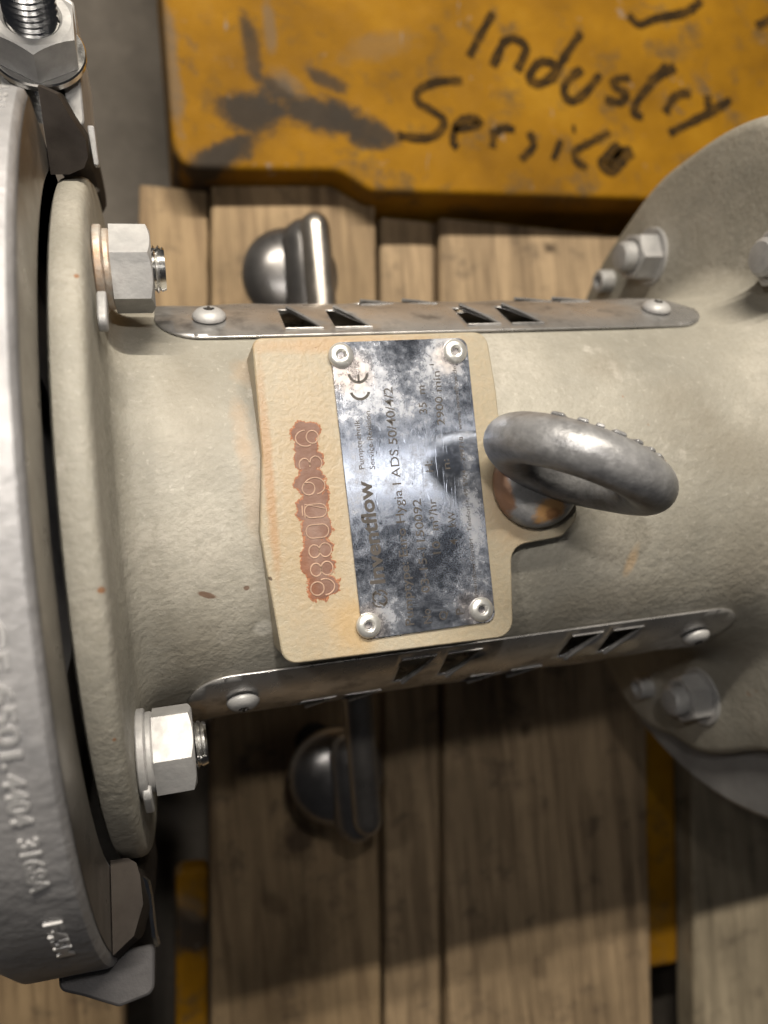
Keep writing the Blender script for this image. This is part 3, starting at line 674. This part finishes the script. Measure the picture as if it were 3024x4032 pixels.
# ---- yellow steel pieces
def roundbox(name, x0, x1, y0, y1, z0, z1, r, mat):
    o = prism(name, rounded([(x0, y0), (x1, y0), (x1, y1), (x0, y1)], r*.8, 6), z0, z1, mat); 
    m = o.modifiers.new('bevel', 'BEVEL'); m.width = r*K; m.segments = 8; m.limit_method = 'ANGLE'; m.angle_limit = R_(50); return o
beam = prism('steel_beam', rounded([(-70, 229), (40, 231), (62, 217.5), (640, 214), (640, 660), (-64, 660)], [16, 16, 12, 4, 4, 16], 6), -328, -190, YEL)
m = beam.modifiers.new('bevel', 'BEVEL'); m.width = 17*K; m.segments = 8; m.limit_method = 'ANGLE'; m.angle_limit = R_(50)
top(beam, 'worn yellow painted steel beam with handwritten black marker words', 'steel beam')
ST = {
'I': [(166, 351), (144, 317)], 'n': [(173, 331), (162, 311)], 'n2': [(172, 329), (180, 333), (189, 329), (189, 323), (181, 309)],
'd': [(213, 316), (201, 317), (192, 308), (192, 302), (200, 301), (211, 308), (218, 318)], 'd2': [(237, 342), (218, 318), (208, 303)],
'u': [(235, 314), (222, 304), (218, 295), (224, 289), (236, 296), (250, 311)], 's': [(276, 310), (264, 308), (261, 303), (271, 296), (265, 290), (252, 292)],
't': [(310, 322), (298, 310), (280, 292), (277, 282), (284, 280)], 'tx': [(292, 308), (317, 321)], 'r': [(315, 300), (304, 284)],
'r2': [(310, 294), (320, 300), (329, 300)], 'y': [(344, 300), (345, 291), (353, 291), (366, 298)], 'y2': [(351, 289), (329, 279), (306, 268)],
'S': [(137, 299), (118, 297), (103, 290), (102, 282), (110, 277), (120, 270), (116, 261), (105, 256), (85, 257)],
'e': [(127, 263), (142, 266), (148, 270), (139, 272), (129, 266), (126, 254), (129, 250)], 'R': [(159, 265), (156, 251)], 'R2': [(159, 262), (166, 266), (175, 265)],
'v': [(186, 264), (189, 254), (178, 243)], 'i': [(212, 259), (204, 244)], 'id': [(222, 268), (225, 268)], 'c': [(254, 267), (238, 259), (223, 251), (224, 243), (232, 239)],
'E': [(262, 257), (247, 244), (253, 238), (263, 249), (272, 253)], 'a': [(279, 359), (288, 352), (304, 358), (331, 365), (347, 376)], 'b': [(397, 359), (405, 363), (413, 367)]}
def stroke(pts, wd, z):
    P = [Vector(p) for p in pts]; Q = []
    for i in range(len(P)-1):
        p0, p1, p2, p3 = P[max(i-1, 0)], P[i], P[i+1], P[min(i+2, len(P)-1)]
        for k in range(6):
            t = k/6; Q.append(.5*((2*p1)+(p2-p0)*t+(2*p0-5*p1+4*p2-p3)*t*t+(3*p1-p0-3*p2+p3)*t**3))
    Q.append(P[-1]); vs = []
    for i, q in enumerate(Q):
        t = (Q[min(i+1, len(Q)-1)]-Q[max(i-1, 0)]).normalized(); n = Vector((-t.y, t.x)); w_ = wd*(.75+.35*random.random())/2
        vs += [(q.x+n.x*w_, q.y+n.y*w_, z), (q.x-n.x*w_, q.y-n.y*w_, z)]
    return vs, [(2*i, 2*i+1, 2*i+3, 2*i+2) for i in range(len(Q)-1)]
words = {'industry': ['I', 'n', 'n2', 'd', 'd2', 'u', 's', 't', 'tx', 'r', 'r2', 'y', 'y2'], 'service': ['S', 'e', 'R', 'R2', 'v', 'i', 'id', 'c', 'E'], 'flourish': ['a', 'b']}
zi = 0
for wn, ks in words.items():
    parts = []
    for k in ks: zi += 1; parts.append(stroke(ST[k], 12 if k == 'E' else 7.6 if wn != 'service' else 6.6, -189.7+zi*.004))
    o = obj('handwriting', *join(parts), MARK, beam)
bar = roundbox('steel_bar', 0, 1, 0, 1, 0, 1, .1, YEL); bpy.data.objects.remove(bar)
def rbar(b0, b1, a0, a1, z0, z1, r, label, cat):
    o = prism('steel_bar', [(0, 0), (b1-b0, 0), (b1-b0, a1-a0), (0, a1-a0)], z0, z1, YEL)
    o.matrix_world = mk(Matrix((tuple(dB)+(0,), tuple(dA)+(0,), (0, 0, 1, 0), (0, 0, 0, 1))).transposed() @ Matrix.Translation((0, 0, 0)))
    o.location = (dB*b0+dA*a0)*K
    m = o.modifiers.new('bevel', 'BEVEL'); m.width = r*K; m.segments = 5
    return top(o, label, cat)
rbar(278.5, 312, -372, 90, -328, -236, 5, 'narrow yellow steel bar sunk between two boards at lower right', 'steel bar')
rbar(-88, -65.8, -560, -244, -244, -226, 5, 'yellow steel bar beside the board at lower left, under the big flange', 'steel bar')
